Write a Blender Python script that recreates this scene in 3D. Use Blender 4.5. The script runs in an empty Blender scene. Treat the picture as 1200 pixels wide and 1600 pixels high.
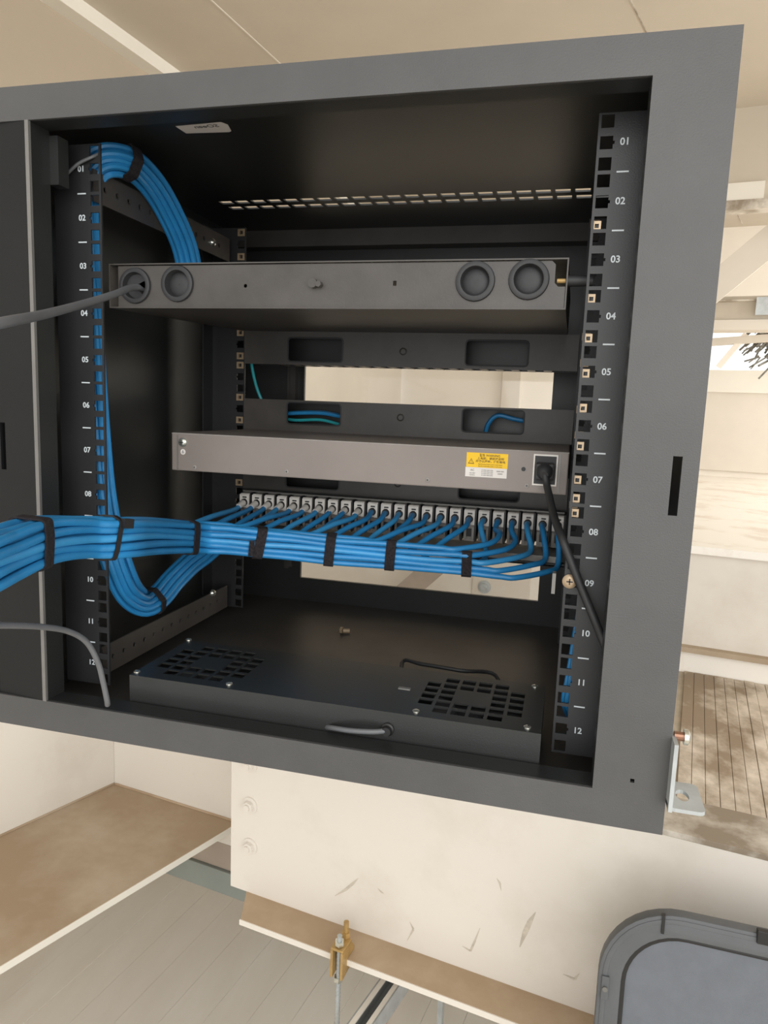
import bpy, bmesh, math, random
from mathutils import Vector, Matrix
S = bpy.context.scene
COL = S.collection
random.seed(7)
# ---------------------------------------------------------------- camera, sky, lamps, exposure
# work unit below: millimetres, x right, y away from the viewer, z up, origin = top of rack unit 1
K, ZO = 0.001, 1.80                     # metres per unit, height of the origin above the floor
CAM = Vector((220.63, -624.53, -236.0)); FPX = 1120.0
YAW, PITCH, ROLL = math.radians(14.1637), math.radians(-8.24502), math.radians(2.18595)
RC = Matrix.Rotation(YAW, 3, 'Z') @ Matrix.Rotation(math.pi/2 + PITCH, 3, 'X') @ Matrix.Rotation(ROLL, 3, 'Z')
def W(p): return Vector((p[0]*K, p[1]*K, p[2]*K + ZO))
cd = bpy.data.cameras.new('camera'); cam = bpy.data.objects.new('camera', cd); COL.objects.link(cam)
cam.matrix_world = Matrix.Translation(W(CAM)) @ RC.to_4x4()
cd.sensor_width = 36; cd.lens = FPX/1600*36; cd.clip_start = 0.02
S.camera = cam
wd = bpy.data.worlds.new('sky'); S.world = wd; wd.use_nodes = True
bg = wd.node_tree.nodes['Background']; bg.inputs[0].default_value = (1.0, 1.0, 0.99, 1); bg.inputs[1].default_value = 1.0
def area_light(name, loc, target, sx, sy, power, col):
    l = bpy.data.lights.new(name, 'AREA'); l.shape = 'RECTANGLE'; l.size = sx; l.size_y = sy; l.energy = power; l.color = col
    o = bpy.data.objects.new(name, l); COL.objects.link(o); o.location = W(loc)
    o.rotation_euler = (W(target) - W(loc)).to_track_quat('-Z', 'Y').to_euler()
area_light('front_fill', (1000, -2100, 150), (-100, 600, -1200), 2.6, 1.6, 32, (1.0, 1.0, 0.98))  # unseen fill lamp added behind the camera, lifts the lower beams and floor
area_light('slab_fill', (3000, 2300, 300), (600, 2600, -500), 2.4, 1.4, 55, (1.0, 1.0, 0.98))  # added fill lamp with no opening there, brightens the far slab
S.view_settings.view_transform = 'Standard'; S.view_settings.look = 'None'
S.view_settings.exposure = 0.42; S.view_settings.gamma = 1; S.view_settings.use_curve_mapping = False

# ---------------------------------------------------------------- geometry helpers
def ray(px, py): return RC @ Vector(((px-600)/FPX, -(py-800)/FPX, -1.0))
def onp(px, py, n, d):                  # point of the plane n.p = d
    r = ray(px, py); return CAM + r*((d - CAM.dot(n))/r.dot(n))
def at(px, py, y): return onp(px, py, Vector((0,1,0)), y)
def atz(px, py, z): return onp(px, py, Vector((0,0,1)), z)
BA = math.radians(9.2)                  # the building stands turned against the cabinet
E1 = Vector((math.cos(BA), -math.sin(BA), 0)); E2 = Vector((math.sin(BA), math.cos(BA), 0)); EZ = Vector((0,0,1))
def ats(px, py, s): return onp(px, py, E2, s)
def bl(a, s, z): return E1*a + E2*s + EZ*z       # building coordinates
AA = math.radians(20.7)
A1 = Vector((math.cos(AA), -math.sin(AA), 0)); A2 = Vector((math.sin(AA), math.cos(AA), 0))

ORG = {}
def props(o, label=None, cat=None, group=None, kind=None):
    if label: o['label'] = label
    if cat: o['category'] = cat
    if group: o['group'] = group
    if kind: o['kind'] = kind
    return o
def thing(name, base, label, cat, group=None):
    o = bpy.data.objects.new(name, None); COL.objects.link(o); o.empty_display_size = .05
    o.location = W(base); ORG[o.name] = Vector(base)
    return props(o, label, cat, group)
class MB:
    def __init__(s): s.v = []; s.f = []; s.m = []; s.mi = 0
    def quad(s, pts):
        i = len(s.v); s.v += [Vector(p) for p in pts]; s.f.append(list(range(i, i+len(pts)))); s.m.append(s.mi)
    def hexa(s, c):                      # 8 corners, bottom ring then top ring
        i = len(s.v); s.v += [Vector(p) for p in c]
        for f in ((3,2,1,0),(4,5,6,7),(0,1,5,4),(1,2,6,5),(2,3,7,6),(3,0,4,7)):
            s.f.append([i+k for k in f]); s.m.append(s.mi)
        return s
    def box(s, x0, x1, y0, y1, z0, z1):
        return s.hexa([(x0,y0,z0),(x1,y0,z0),(x1,y1,z0),(x0,y1,z0),(x0,y0,z1),(x1,y0,z1),(x1,y1,z1),(x0,y1,z1)])
    def obox(s, o, u, v, w, a, b, c):    # o + ranges along three axes
        P = lambda i,j,k: o + u*a[i] + v*b[j] + w*c[k]
        return s.hexa([P(0,0,0),P(1,0,0),P(1,1,0),P(0,1,0),P(0,0,1),P(1,0,1),P(1,1,1),P(0,1,1)])
    def bar(s, p, q, w, h, up=EZ):       # box beam between two points
        p, q = Vector(p), Vector(q); t = (q-p); L = t.length; t.normalize()
        sd = t.cross(up).normalized(); u2 = sd.cross(t)
        return s.obox(p, t, sd, u2, (0,L), (-w/2,w/2), (-h/2,h/2))
    def tube(s, pts, r, n=8, caps=True):
        pts = [Vector(p) for p in pts]; N = len(pts)
        rr = r if isinstance(r, (list, tuple)) else [r]*N
        t0 = (pts[1]-pts[0]).normalized()
        nrm = t0.orthogonal().normalized(); base = len(s.v)
        for i, p in enumerate(pts):
            t = (pts[min(i+1,N-1)] - pts[max(i-1,0)]).normalized()
            nrm = (nrm - t*nrm.dot(t)).normalized(); b = t.cross(nrm)
            for k in range(n):
                a = 2*math.pi*k/n; s.v.append(p + (nrm*math.cos(a) + b*math.sin(a))*rr[i])
        for i in range(N-1):
            for k in range(n):
                a = base+i*n+k; b = base+i*n+(k+1)%n
                s.f.append([a, b, b+n, a+n]); s.m.append(s.mi)
        if caps:
            s.f.append([base+k for k in range(n)][::-1]); s.f.append([base+(N-1)*n+k for k in range(n)]); s.m += [s.mi]*2
        return s
    def cyl(s, p, q, r, n=16, r2=None): return s.tube([p, q], [r, r if r2 is None else r2], n)
    def lathe(s, c, axis, prof, n=24):   # prof: (distance along axis, radius)
        c, axis = Vector(c), Vector(axis).normalized(); a = axis.orthogonal().normalized(); b = axis.cross(a); base = len(s.v)
        for h, r in prof:
            for k in range(n):
                t = 2*math.pi*k/n; s.v.append(c + axis*h + (a*math.cos(t)+b*math.sin(t))*r)
        for i in range(len(prof)-1):
            for k in range(n):
                p = base+i*n+k; q = base+i*n+(k+1)%n; s.f.append([p,q,q+n,p+n]); s.m.append(s.mi)
        s.f.append([base+k for k in range(n)][::-1]); s.f.append([base+(len(prof)-1)*n+k for k in range(n)]); s.m += [s.mi]*2
        return s
    def plate(s, o, u, v, w, us, vs, ws, holes=()):  # sheet with rectangular holes, us/vs ranges, ws thickness range
        uc = sorted(set([us[0],us[1]] + [c for h in holes for c in h[:2] if us[0] < c < us[1]]))
        vc = sorted(set([vs[0],vs[1]] + [c for h in holes for c in h[2:] if vs[0] < c < vs[1]]))
        def solid(i, j):
            if i < 0 or j < 0 or i >= len(uc)-1 or j >= len(vc)-1: return False
            a, b = (uc[i]+uc[i+1])/2, (vc[j]+vc[j+1])/2
            return not any(h[0] < a < h[1] and h[2] < b < h[3] for h in holes)
        P = lambda a, b, k: o + u*a + v*b + w*ws[k]
        for i in range(len(uc)-1):
            for j in range(len(vc)-1):
                if not solid(i, j): continue
                a0,a1,b0,b1 = uc[i],uc[i+1],vc[j],vc[j+1]
                s.quad([P(a0,b0,0),P(a0,b1,0),P(a1,b1,0),P(a1,b0,0)]); s.quad([P(a0,b0,1),P(a1,b0,1),P(a1,b1,1),P(a0,b1,1)])
                if not solid(i-1,j): s.quad([P(a0,b0,0),P(a0,b0,1),P(a0,b1,1),P(a0,b1,0)])
                if not solid(i+1,j): s.quad([P(a1,b0,0),P(a1,b1,0),P(a1,b1,1),P(a1,b0,1)])
                if not solid(i,j-1): s.quad([P(a0,b0,0),P(a1,b0,0),P(a1,b0,1),P(a0,b0,1)])
                if not solid(i,j+1): s.quad([P(a0,b1,0),P(a0,b1,1),P(a1,b1,1),P(a1,b1,0)])
        return s
    def flat(s, o, u, v, w, outer, holes, th, bev=0):     # filled outline with holes of any shape, through a 2D curve
        cu = bpy.data.curves.new('c', 'CURVE'); cu.dimensions = '2D'; cu.fill_mode = 'BOTH'; cu.extrude = th/2
        if bev: cu.bevel_depth = bev; cu.bevel_resolution = 1
        for lp in [outer] + list(holes):
            sp = cu.splines.new('POLY'); sp.points.add(len(lp)-1); sp.use_cyclic_u = True
            for q, p in zip(sp.points, lp): q.co = (p[0], p[1], 0, 1)
        s._cu(cu, lambda c: o + u*c.x + v*c.y + w*(c.z+th/2))
        return s
    def _cu(s, cu, fn):
        ob = bpy.data.objects.new('c', cu); me = bpy.data.meshes.new_from_object(ob)
        i = len(s.v); s.v += [fn(v.co) for v in me.vertices]
        for p in me.polygons: s.f.append([i+k for k in p.vertices]); s.m.append(s.mi)
        bpy.data.objects.remove(ob); bpy.data.curves.remove(cu); bpy.data.meshes.remove(me)
    def text(s, txt, o, u, v, w, size, th=.15, squeeze=1.0):
        cu = bpy.data.curves.new('t', 'FONT'); cu.body = txt; cu.size = size; cu.align_x = 'CENTER'; cu.align_y = 'CENTER'; cu.extrude = th/2; cu.resolution_u = 3; cu.offset = size*.02
        s._cu(cu, lambda c: o + u*c.x*squeeze + v*c.y + w*(c.z+th/2)); return s
    def build(s, name, mat, parent=None, smooth=False, bevel=0, kind=None, label=None, weld=True):
        org = Vector((0,0,0))
        if parent: org = ORG[parent.name]
        me = bpy.data.meshes.new(name); bm = bmesh.new()
        vs = [bm.verts.new(((p-org)*K) if parent else W(p)) for p in s.v]
        for f, mi in zip(s.f, s.m):
            try: fc = bm.faces.new([vs[i] for i in f]); fc.material_index = mi; fc.smooth = smooth
            except ValueError: pass
        if weld: bmesh.ops.remove_doubles(bm, verts=bm.verts, dist=2e-6)
        bmesh.ops.recalc_face_normals(bm, faces=bm.faces)
        if bevel:
            es = [e for e in bm.edges if len(e.link_faces) == 2 and e.calc_face_angle(0) > .5]
            bmesh.ops.bevel(bm, geom=es, offset=bevel*K, segments=2, profile=.6, affect='EDGES')
        bm.to_mesh(me); bm.free()
        for m in (mat if isinstance(mat, (list, tuple)) else [mat]): me.materials.append(m)
        o = bpy.data.objects.new(name, me); COL.objects.link(o)
        if parent: o.parent = parent; ORG[o.name] = org
        if smooth:
            for e in me.edges: pass
            try: me.set_sharp_from_angle(angle=math.radians(40))
            except Exception: pass
        if kind: o['kind'] = kind
        if label: o['label'] = label
        return o
def recentre(o):                        # put a lone mesh's origin at its base
    me = o.data; n = len(me.vertices); xs = [v.co.copy() for v in me.vertices]
    c = Vector(((min(v.x for v in xs)+max(v.x for v in xs))/2, (min(v.y for v in xs)+max(v.y for v in xs))/2, min(v.z for v in xs)))
    me.transform(Matrix.Translation(-c)); o.location = c; return o
def solo(mb, name, mat, label, cat, group=None, **k):
    return recentre(props(mb.build(name, mat, None, **k), label, cat, group))
def share(o, parent, shift, name=None):  # copy of a part moved by shift (mm), sharing its mesh
    c = o.copy(); COL.objects.link(c); c.parent = parent; c.location = o.location + Vector(shift)*K
    ORG[c.name] = ORG[o.name]; return c
def spline(pts, n=8):
    P = [Vector(p) for p in pts]; P = [P[0]*2-P[1]] + P + [P[-1]*2-P[-2]]; out = []
    for i in range(1, len(P)-2):
        a, b, c, d = P[i-1], P[i], P[i+1], P[i+2]
        for k in range(n):
            t = k/n; out.append(((b*2) + (c-a)*t + (a*2-b*5+c*4-d)*t*t + (b*3-a-c*3+d)*t*t*t)*.5)
    out.append(P[-2]); return out
def rrect(x0, x1, y0, y1, r, n=5):
    out = []
    for cx, cy, a0 in ((x1-r,y1-r,0),(x0+r,y1-r,90),(x0+r,y0+r,180),(x1-r,y0+r,270)):
        for k in range(n+1):
            a = math.radians(a0 + 90*k/n); out.append((cx+r*math.cos(a), cy+r*math.sin(a)))
    return out
def circ(cx, cy, r, n=16): return [(cx+r*math.cos(2*math.pi*k/n), cy+r*math.sin(2*math.pi*k/n)) for k in range(n)]
X, Y, Z = Vector((1,0,0)), Vector((0,1,0)), Vector((0,0,1))

# ---------------------------------------------------------------- materials
def srgb(c): return tuple((x/255/12.92 if x/255 <= .04045 else ((x/255+.055)/1.055)**2.4) for x in c) + (1,)
def mat(name, col, rough=.5, metal=0, var=0, vscale=6, bump=0, bscale=300, col2=None, spec=.5, thr=None, aniso=None):
    m = bpy.data.materials.new(name); m.use_nodes = True; nt = m.node_tree; b = nt.nodes['Principled BSDF']
    b.inputs['Roughness'].default_value = rough; b.inputs['Metallic'].default_value = metal; b.inputs['Specular IOR Level'].default_value = spec
    c = col if len(col) == 4 else srgb(col); b.inputs['Base Color'].default_value = c
    tc = nt.nodes.new('ShaderNodeTexCoord'); geo = nt.nodes.new('ShaderNodeNewGeometry')
    if var or col2:
        n = nt.nodes.new('ShaderNodeTexNoise'); n.inputs['Scale'].default_value = vscale; n.inputs['Detail'].default_value = 8; n.inputs['Roughness'].default_value = .62
        vec = geo.outputs['Position']
        if aniso:
            mp = nt.nodes.new('ShaderNodeMapping'); mp.inputs['Scale'].default_value = aniso; nt.links.new(vec, mp.inputs['Vector']); vec = mp.outputs['Vector']
        nt.links.new(vec, n.inputs['Vector'])
        r = nt.nodes.new('ShaderNodeValToRGB'); lo, hi = thr or (.35, .65)
        r.color_ramp.elements[0].position = lo; r.color_ramp.elements[1].position = hi
        c2 = srgb(col2) if col2 else tuple(min(1, x*(1+var)) for x in c[:3]) + (1,)
        c1 = c if col2 else tuple(x*(1-var) for x in c[:3]) + (1,)
        r.color_ramp.elements[0].color = c1; r.color_ramp.elements[1].color = c2
        nt.links.new(n.outputs['Fac'], r.inputs['Fac']); nt.links.new(r.outputs['Color'], b.inputs['Base Color'])
    if bump:
        n2 = nt.nodes.new('ShaderNodeTexNoise'); n2.inputs['Scale'].default_value = bscale; n2.inputs['Detail'].default_value = 3
        nt.links.new(geo.outputs['Position'], n2.inputs['Vector'])
        bp = nt.nodes.new('ShaderNodeBump'); bp.inputs['Strength'].default_value = bump; bp.inputs['Distance'].default_value = .001
        nt.links.new(n2.outputs['Fac'], bp.inputs['Height']); nt.links.new(bp.outputs['Normal'], b.inputs['Normal'])
    return m
M = {}
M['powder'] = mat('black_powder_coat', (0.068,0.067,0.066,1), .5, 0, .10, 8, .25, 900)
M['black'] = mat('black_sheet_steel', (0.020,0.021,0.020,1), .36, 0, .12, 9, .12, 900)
M['stile'] = mat('shaded_black_stile', (0.008,0.0085,0.009,1), .5, 0, .1, 9, .12, 900, spec=.3)  # left stile only: shade put into a darker colour than the other frame parts
M['rail'] = mat('rail_black', (0.020,0.020,0.021,1), .45, 0, .1, 12, .15, 900)
M['dusty'] = mat('dusty_black_steel', (0.058,0.051,0.045,1), .42, 0, .2, 14, .1, 700)
M['rubber'] = mat('black_rubber', (0.022,0.022,0.023,1), .55, 0, .15, 30, .1, 400)
M['edge'] = mat('steel_and_highlight', (120,118,114), .4, .3, .1, 20)  # small pale steel parts, and the painted highlight on the left stile edge
M['print'] = mat('white_print', (205,212,215), .6, 0, .05, 50)
M['zinc'] = mat('zinc_plate', (172,150,122), .35, .35, .15, 60)
M['screw'] = mat('bright_screw', (215,215,205), .25, .9, .1, 80)
M['grey'] = mat('grey_painted_case', (128,119,113), .45, .1, .06, 10, .08, 900)
M['lite'] = mat('pale_grey_plastic', (226,220,212), .5, 0, .1, 80, .1, 600)
M['dark'] = mat('dark_plastic', (26,25,25), .5, 0, .1, 60)
M['midgrey'] = mat('mid_grey_plastic', (138,133,127), .5, 0, .15, 90, .2, 500)
M['blue'] = mat('blue_cable_jacket', (42,128,184), .38, 0, .10, 25, .05, 400)
M['blue2'] = mat('pale_blue_jacket', (58,144,198), .38, 0, .10, 25, .05, 400)
M['teal'] = mat('teal_cable_jacket', (44,165,172), .4, 0, .08, 25)
M['velcro'] = mat('hook_and_loop_strap', (44,40,42), .9, 0, .35, 400, .8, 1500, spec=.15)
M['greycable'] = mat('grey_cable_jacket', (96,97,99), .5, 0, .06, 30)
M['yellow'] = mat('yellow_label', (232,186,8), .55, 0, .04, 30)
M['paper'] = mat('white_label', (214,208,202), .6, 0, .03, 30)
M['ink'] = mat('label_ink', (96,70,10), .6, 0, .05, 40)
M['inkgrey'] = mat('grey_ink', (120,116,112), .6, 0, .05, 40)
M['white'] = mat('white_painted_steel', (226,219,208), .45, 0, 0, 5, .05, 60, col2=(212,203,190), thr=(.5,.8))
M['whiteB'] = mat('scuffed_white_steel', (224,217,207), .42, 0, 0, 5, .06, 60, col2=(206,197,183), thr=(.5,.9))
M['dust'] = mat('dust_on_flange', (164,142,116), .7, 0, 0, 5, .15, 200, col2=(186,170,148), thr=(.42,.75))
M['dustB'] = mat('brown_dust_on_flange', (172,148,120), .7, 0, 0, 6, .15, 200, col2=(190,168,142), thr=(.4,.7))
M['scuff'] = mat('dark_scuff', (196,187,172), .7, 0, .15, 60)
M['ceil'] = mat('ceiling_panel', (192,181,164), .55, 0, .04, 2)
M['tan'] = mat('tan_upper_wall', (172,158,138), .6, 0, .03, 2)
M['trim'] = mat('white_trim', (226,220,208), .5, 0, .03, 3)
M['beige'] = mat('beige_wall_panel', (214,205,192), .55, 0, .04, 2)
M['whitewall'] = mat('white_wall_panel', (236,228,216), .55, 0, .03, 2)
M['deck'] = mat('dirty_deck_sheet', (150,132,110), .65, 0, 0, 6.5, .3, 120, col2=(222,210,194), thr=(.44,.60), aniso=(1,.7,1))
M['deckflat'] = mat('dirty_flange_top', (140,126,108), .6, 0, 0, 7, .2, 120, col2=(208,200,187), thr=(.40,.58))
M['gap'] = mat('groove_dirt', (180,168,150), .8, 0, .1, 30)
M['stain'] = mat('stained_white_deck', (232,220,206), .6, 0, 0, 6, .1, 100, col2=(250,245,236), thr=(.36,.5))
M['floor'] = mat('dusty_panel', (232,225,212), .6, 0, 0, 4, .15, 90, col2=(240,234,224), thr=(.35,.7), aniso=(2,.5,1))
M['galv'] = mat('galvanised_steel', (176,180,180), .4, .3, .12, 30)
M['bluegrey'] = mat('blue_grey_paint', (140,146,140), .55, 0, .06, 8)
M['brownband'] = mat('brown_grey_paint', (170,156,142), .6, 0, .08, 8)
M['brass'] = mat('yellow_zinc', (178,146,92), .42, .3, .15, 40)
M['orange'] = mat('orange_wire', (190,96,30), .5, 0, .08, 40)
M['chair'] = mat('charcoal_moulded_plastic', (88,90,92), .55, 0, .06, 20, .15, 700)
M['fabric'] = mat('grey_blue_back_panel', (103,107,113), .75, 0, .05, 40, .25, 1500)
M['mesh'] = mat('grey_netting', (120,116,106), .8, 0, .3, 40)
M['copper'] = mat('copper_screw', (150,112,92), .35, .8, .1, 60)
g = bpy.data.materials.new('clear_glass'); g.use_nodes = True; nt = g.node_tree; nt.nodes.remove(nt.nodes['Principled BSDF'])
tr = nt.nodes.new('ShaderNodeBsdfTransparent'); gl = nt.nodes.new('ShaderNodeBsdfGlossy'); gl.inputs['Roughness'].default_value = .05
mx = nt.nodes.new('ShaderNodeMixShader'); fr = nt.nodes.new('ShaderNodeFresnel'); fr.inputs[0].default_value = 1.35
tr.inputs[0].default_value = (.97,.97,.96,1)
nt.links.new(fr.outputs[0], mx.inputs[0]); nt.links.new(tr.outputs[0], mx.inputs[1]); nt.links.new(gl.outputs[0], mx.inputs[2])
nt.links.new(mx.outputs[0], nt.nodes['Material Output'].inputs[0]); M['glass'] = g

# ================================================================ THE ROOM
SB, ZB0, ZB1 = 600.0, -1270.0, -905.0    # near web plane, lower flange top, upper edge
SC, SF, ZC = 1450.0, 4295.0, 900.0       # second beam, far wall, ceiling
def struct(mb, name, m): return mb.build(name, m, None, kind='structure')
# floor: long metal panels with recessed joints
fl = struct(MB().obox(Vector((0,0,0)), E1, E2, EZ, (-2600,2600), (-2700,4400), (-1860,-1803)), 'floor', M['gap'])
ORG[fl.name] = Vector((0,0,0))
def child(mb, name, m, par, **k):        # part of a structure mesh, which sits at the world origin
    o = mb.build(name, m, None, **k); o.parent = par; return o
p0 = child(MB().obox(Vector((0,0,0)), E1, E2, EZ, (-2600,-2500.8), (-600,2600), (-1812,-1800)), 'panel', M['floor'], fl)
for k in range(1, 46):
    c = p0.copy(); COL.objects.link(c); c.location = E1*(k*100*K); c.parent = fl
    c.location.z += random.uniform(-.0008, .0008)
# ceiling
ce = struct(MB().obox(Vector((0,0,0)), E1, E2, EZ, (-2600,2600), (-700,4500), (ZC,ZC+60)), 'ceiling', M['ceil'])
# ceiling joint strips
j = atz(985, 0, ZC); q = atz(995, 20, ZC); d = (q-j).normalized()
child(MB().bar(j-d*900-EZ*.5, j+d*2600-EZ*.5, 4, 3), 'ceiling_joint', M['deckflat'], ce)
j = atz(330, 0, ZC); q = atz(430, 92, ZC); d = (q-j).normalized()
child(MB().bar(j-d*1500-EZ*.5, j+d*2300-EZ*.5, 5, 3), 'ceiling_joint', M['beige'], ce)
# left wall under the cornice strip
t0 = atz(86, 0, ZC-30); t1 = atz(236, 105, ZC-30); dl = (t1-t0).normalized(); nl = Vector((dl.y, -dl.x, 0))
struct(MB().obox(t0, dl, nl, EZ, (-2800,3200), (-70,-28), (-2760,30)), 'wall_left', M['beige'])
struct(MB().obox(t0, dl, nl, EZ, (-2800,3200), (-30,34), (-14,30)), 'trim_1', M['trim'])
struct(MB().obox(t0, dl, nl, EZ, (-2800,3200), (-28,-22), (-560,-14)), 'trim_5', M['tan'])  # darker tan sheet over the upper left wall
# far wall with an open daylight strip high on the right
aop = ats(1010, 600, SF).dot(E1); z_lo = ats(1110, 612, SF).z; z_hi = ats(1120, 500, SF).z
wf = struct(MB().plate(E2*SF, E1, EZ, E2, (-1900,2600), (-1800,ZC), (0,80), [(aop,2500,z_lo,z_hi)]), 'wall_far', M['whitewall'])
struct(MB().obox(Vector((0,0,0)), E1, E2, EZ, (aop,2500), (SF-60,SF-2), (z_lo-4,ats(1110,578,SF-60).z)), 'trim_4', M['trim'])
a0, a1 = ats(784, 610, SF-40).dot(E1), ats(812, 610, SF-40).dot(E1)
struct(MB().obox(E2*SF, E1, E2, EZ, (a0,a1), (-40,0), (-1800,ZC)), 'trim_2', M['beige'])
# column face behind the left end of the near beam
S1 = 805.0
cl = ats(180, 1225, S1).dot(E1)
struct(MB().obox(Vector((0,0,0)), E1, E2, EZ, (cl-60,-470), (S1,S1+40), (-1340,-760)), 'wall_back', M['white'])

def hexbolt(c, axis, r, h, up=None):
    m = MB(); axis = Vector(axis).normalized()
    m.cyl(Vector(c), Vector(c)+axis*h*.25, r*1.5, 20); m.cyl(Vector(c)+axis*h*.25, Vector(c)+axis*h, r, 6); m.cyl(Vector(c)+axis*h, Vector(c)+axis*h*1.35, r*.55, 12)
    return m
# near beam
lb = ats(361, 1300, SB).dot(E1)
nb = thing('steel_beam', bl(300,SB,ZB0-10), 'white steel beam with scuffed web running under the cabinet to the right', 'beam')
MB().obox(Vector((0,0,0)), E1, E2, EZ, (lb,1500), (SB,SB+10), (ZB0,ZB1-1)).build('web', M['whiteB'], nb)
f = MB()
lf = -430
f.hexa([bl(lf-12,SB-75,ZB0-12), bl(1500,SB-75,ZB0-12), bl(1500,SB+85,ZB0-12), bl(lb-2,SB+85,ZB0-12), bl(lf-12,SB-75,ZB0), bl(1500,SB-75,ZB0), bl(1500,SB+85,ZB0), bl(lb-2,SB+85,ZB0)])
f.build('lower_flange', M['dustB'], nb, bevel=1)
MB().obox(Vector((0,0,0)), E1, E2, EZ, (lf-14,1500), (SB-77,SB-75.2), (ZB0-12,ZB0-.5)).build('flange_edge', M['white'], nb)
MB().obox(Vector((0,0,0)), E1, E2, EZ, (lb,1500), (SB,SB+118), (ZB1-1,ZB1+9)).build('upper_flange', M['deckflat'], nb, bevel=1)
for px, py in ((391,1194),(391,1258),(391,1322)):
    hexbolt(ats(px, py, SB), -E2, 12, 12).build('bolt', M['whiteB'], nb)
# scuffs: real thin smears of dirt on the web
def smear(pts, w, par=nb, s=SB):
    m = MB(); P = [ats(x, y, s-.4) for x, y in pts]
    for i in range(len(P)-1):
        wa = 2*w*(math.sin(math.pi*(i+.05)/(len(P)-1))+.15); wb = 2*w*(math.sin(math.pi*min(1,(i+1)/(len(P)-1)))+.15)
        dv = (P[i+1]-P[i]).normalized().cross(E2)
        m.quad([P[i]-dv*wa, P[i+1]-dv*wb, P[i+1]+dv*wb, P[i]+dv*wa])
    m.build('scuff_mark', M['scuff'], par)
smear([(812,1480),(820,1458),(828,1440),(837,1425)], 2.2); smear([(523,1400),(540,1390),(552,1380),(560,1372)], 1.4)
smear([(722,1478),(735,1486),(742,1470),(750,1450)], 1.0); smear([(880,1522),(898,1530),(906,1520)], 1.2); smear([(640,1440),(646,1452),(636,1470)], 1.0)
smear([(776,1372),(781,1380),(783,1392)], 1.0); smear([(590,1388),(596,1394),(600,1396)], .9)
# left beam
nA = A1
a_edge = (atz(0,1518,ZB0).dot(A1) + atz(355,1291,ZB0).dot(A1))/2
a_wall = (atz(180,1225,ZB0).dot(A1) + atz(0,1305,ZB0).dot(A1))/2
lbm = thing('steel_beam', A1*a_wall + A2*400 + EZ*(ZB0-14), 'white steel beam along the left wall with brown dusty lower flange', 'beam')
# cut its far end along the column face
def a_end(a): return (S1 - (A1*a).dot(E2))/A2.dot(E2)
def aslab(a0, a1, z0, z1, name, m, bev=0):
    q = MB(); P = lambda a, b, z: A1*a + A2*b + EZ*z
    q.hexa([P(a0,-700,z0),P(a1,-700,z0),P(a1,a_end(a1)-1,z0),P(a0,a_end(a0)-1,z0),P(a0,-700,z1),P(a1,-700,z1),P(a1,a_end(a1)-1,z1),P(a0,a_end(a0)-1,z1)])
    return q.build(name, m, lbm, bevel=bev)
aslab(a_wall-12, a_wall, ZB0, ZB1, 'web', M['white']); aslab(a_wall-6, a_edge-1.5, ZB0-12, ZB0, 'lower_flange', M['dust'], 1)
aslab(a_edge-1.4, a_edge+.4, ZB0-15, ZB0+.2, 'flange_edge', M['trim'])
MB().tube([A1*(a_wall+1.5)+A2*b+EZ*(ZB0+1.5) for b in (-690, a_end(a_wall)-2)], 3, 8).build('weld_seam', M['dust'], lbm)
MB().tube([E1*a+E2*(S1-2)+EZ*(ZB0+1.5) for a in (cl+4, -470)], 3, 8).build('weld_seam', M['dustB'], lbm)
# horizontal tubes under the column
b1 = thing('box_girder', bl(-640,S1+20,-1412), 'brown-grey painted steel tube under the left beam, upper of two', 'tube')
MB().obox(Vector((0,0,0)), E1, E2, EZ, (-1300,-440), (S1+2,S1+70), (-1412,-1342)).build('tube_body', M['brownband'], b1, bevel=2)
b2 = thing('box_girder', bl(-640,S1+20,-1476), 'blue-grey painted steel tube under the left beam, lower of two', 'tube')
MB().obox(Vector((0,0,0)), E1, E2, EZ, (-1300,-440), (S1-6,S1+70), (-1476,-1413)).build('tube_body', M['bluegrey'], b2, bevel=2)
# dirty ribbed deck behind the near beam
dk = thing('metal_deck', bl(600,1000,ZB1-12), 'dirty ribbed metal deck behind the cabinet with brown dust patches', 'deck')
MB().obox(Vector((0,0,0)), E1, E2, EZ, (-1150,1500), (SB+240,SC-4), (ZB1-12,ZB1-4)).obox(Vector((0,0,0)), E1, E2, EZ, (-420,1500), (SB+118,SB+240), (ZB1-12,ZB1-4)).build('deck_base', M['gap'], dk)
dp = MB().obox(Vector((0,0,0)), E1, E2, EZ, (340,363.3), (SB+119,SC-6), (ZB1-4,ZB1+1)).build('deck_strip', M['deck'], dk, bevel=1.2)
for k in range(1, 36): share(dp, dk, E1*(24*k) + EZ*random.uniform(-.8,.8))
# second beam beyond the deck
zc0 = ats(1080, 1008, SC).z; zc1 = ats(1085, 862, SC).z
b2m = thing('steel_beam', bl(200,SC,ZB1), 'white steel beam at the far side of the ribbed deck, seen through the rear glass', 'beam')
MB().obox(Vector((0,0,0)), E1, E2, EZ, (-1150,1700), (SC,SC+10), (zc0,zc1)).build('web', M['white'], b2m)
MB().obox(Vector((0,0,0)), E1, E2, EZ, (-1150,1700), (SC-26,SC+60), (zc0-14,zc0)).build('lower_flange', M['dust'], b2m)
MB().obox(Vector((0,0,0)), E1, E2, EZ, (-1150,1700), (SC-30,SC+40), (zc1,zc1+20)).build('upper_flange', M['stain'], b2m)
MB().obox(Vector((0,0,0)), E1, E2, EZ, (-1150,1700), (SC-2,SC+20), (ZB1-4,zc0-14)).build('kick_plate', M['stain'], b2m)
pa = ats(739, 900, SC-8).dot(E1)
MB().obox(Vector((0,0,0)), E1, E2, EZ, (pa,pa+170), (SC-8,SC), (zc0,zc1)).build('fin_plate', M['beige'], b2m)
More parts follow.
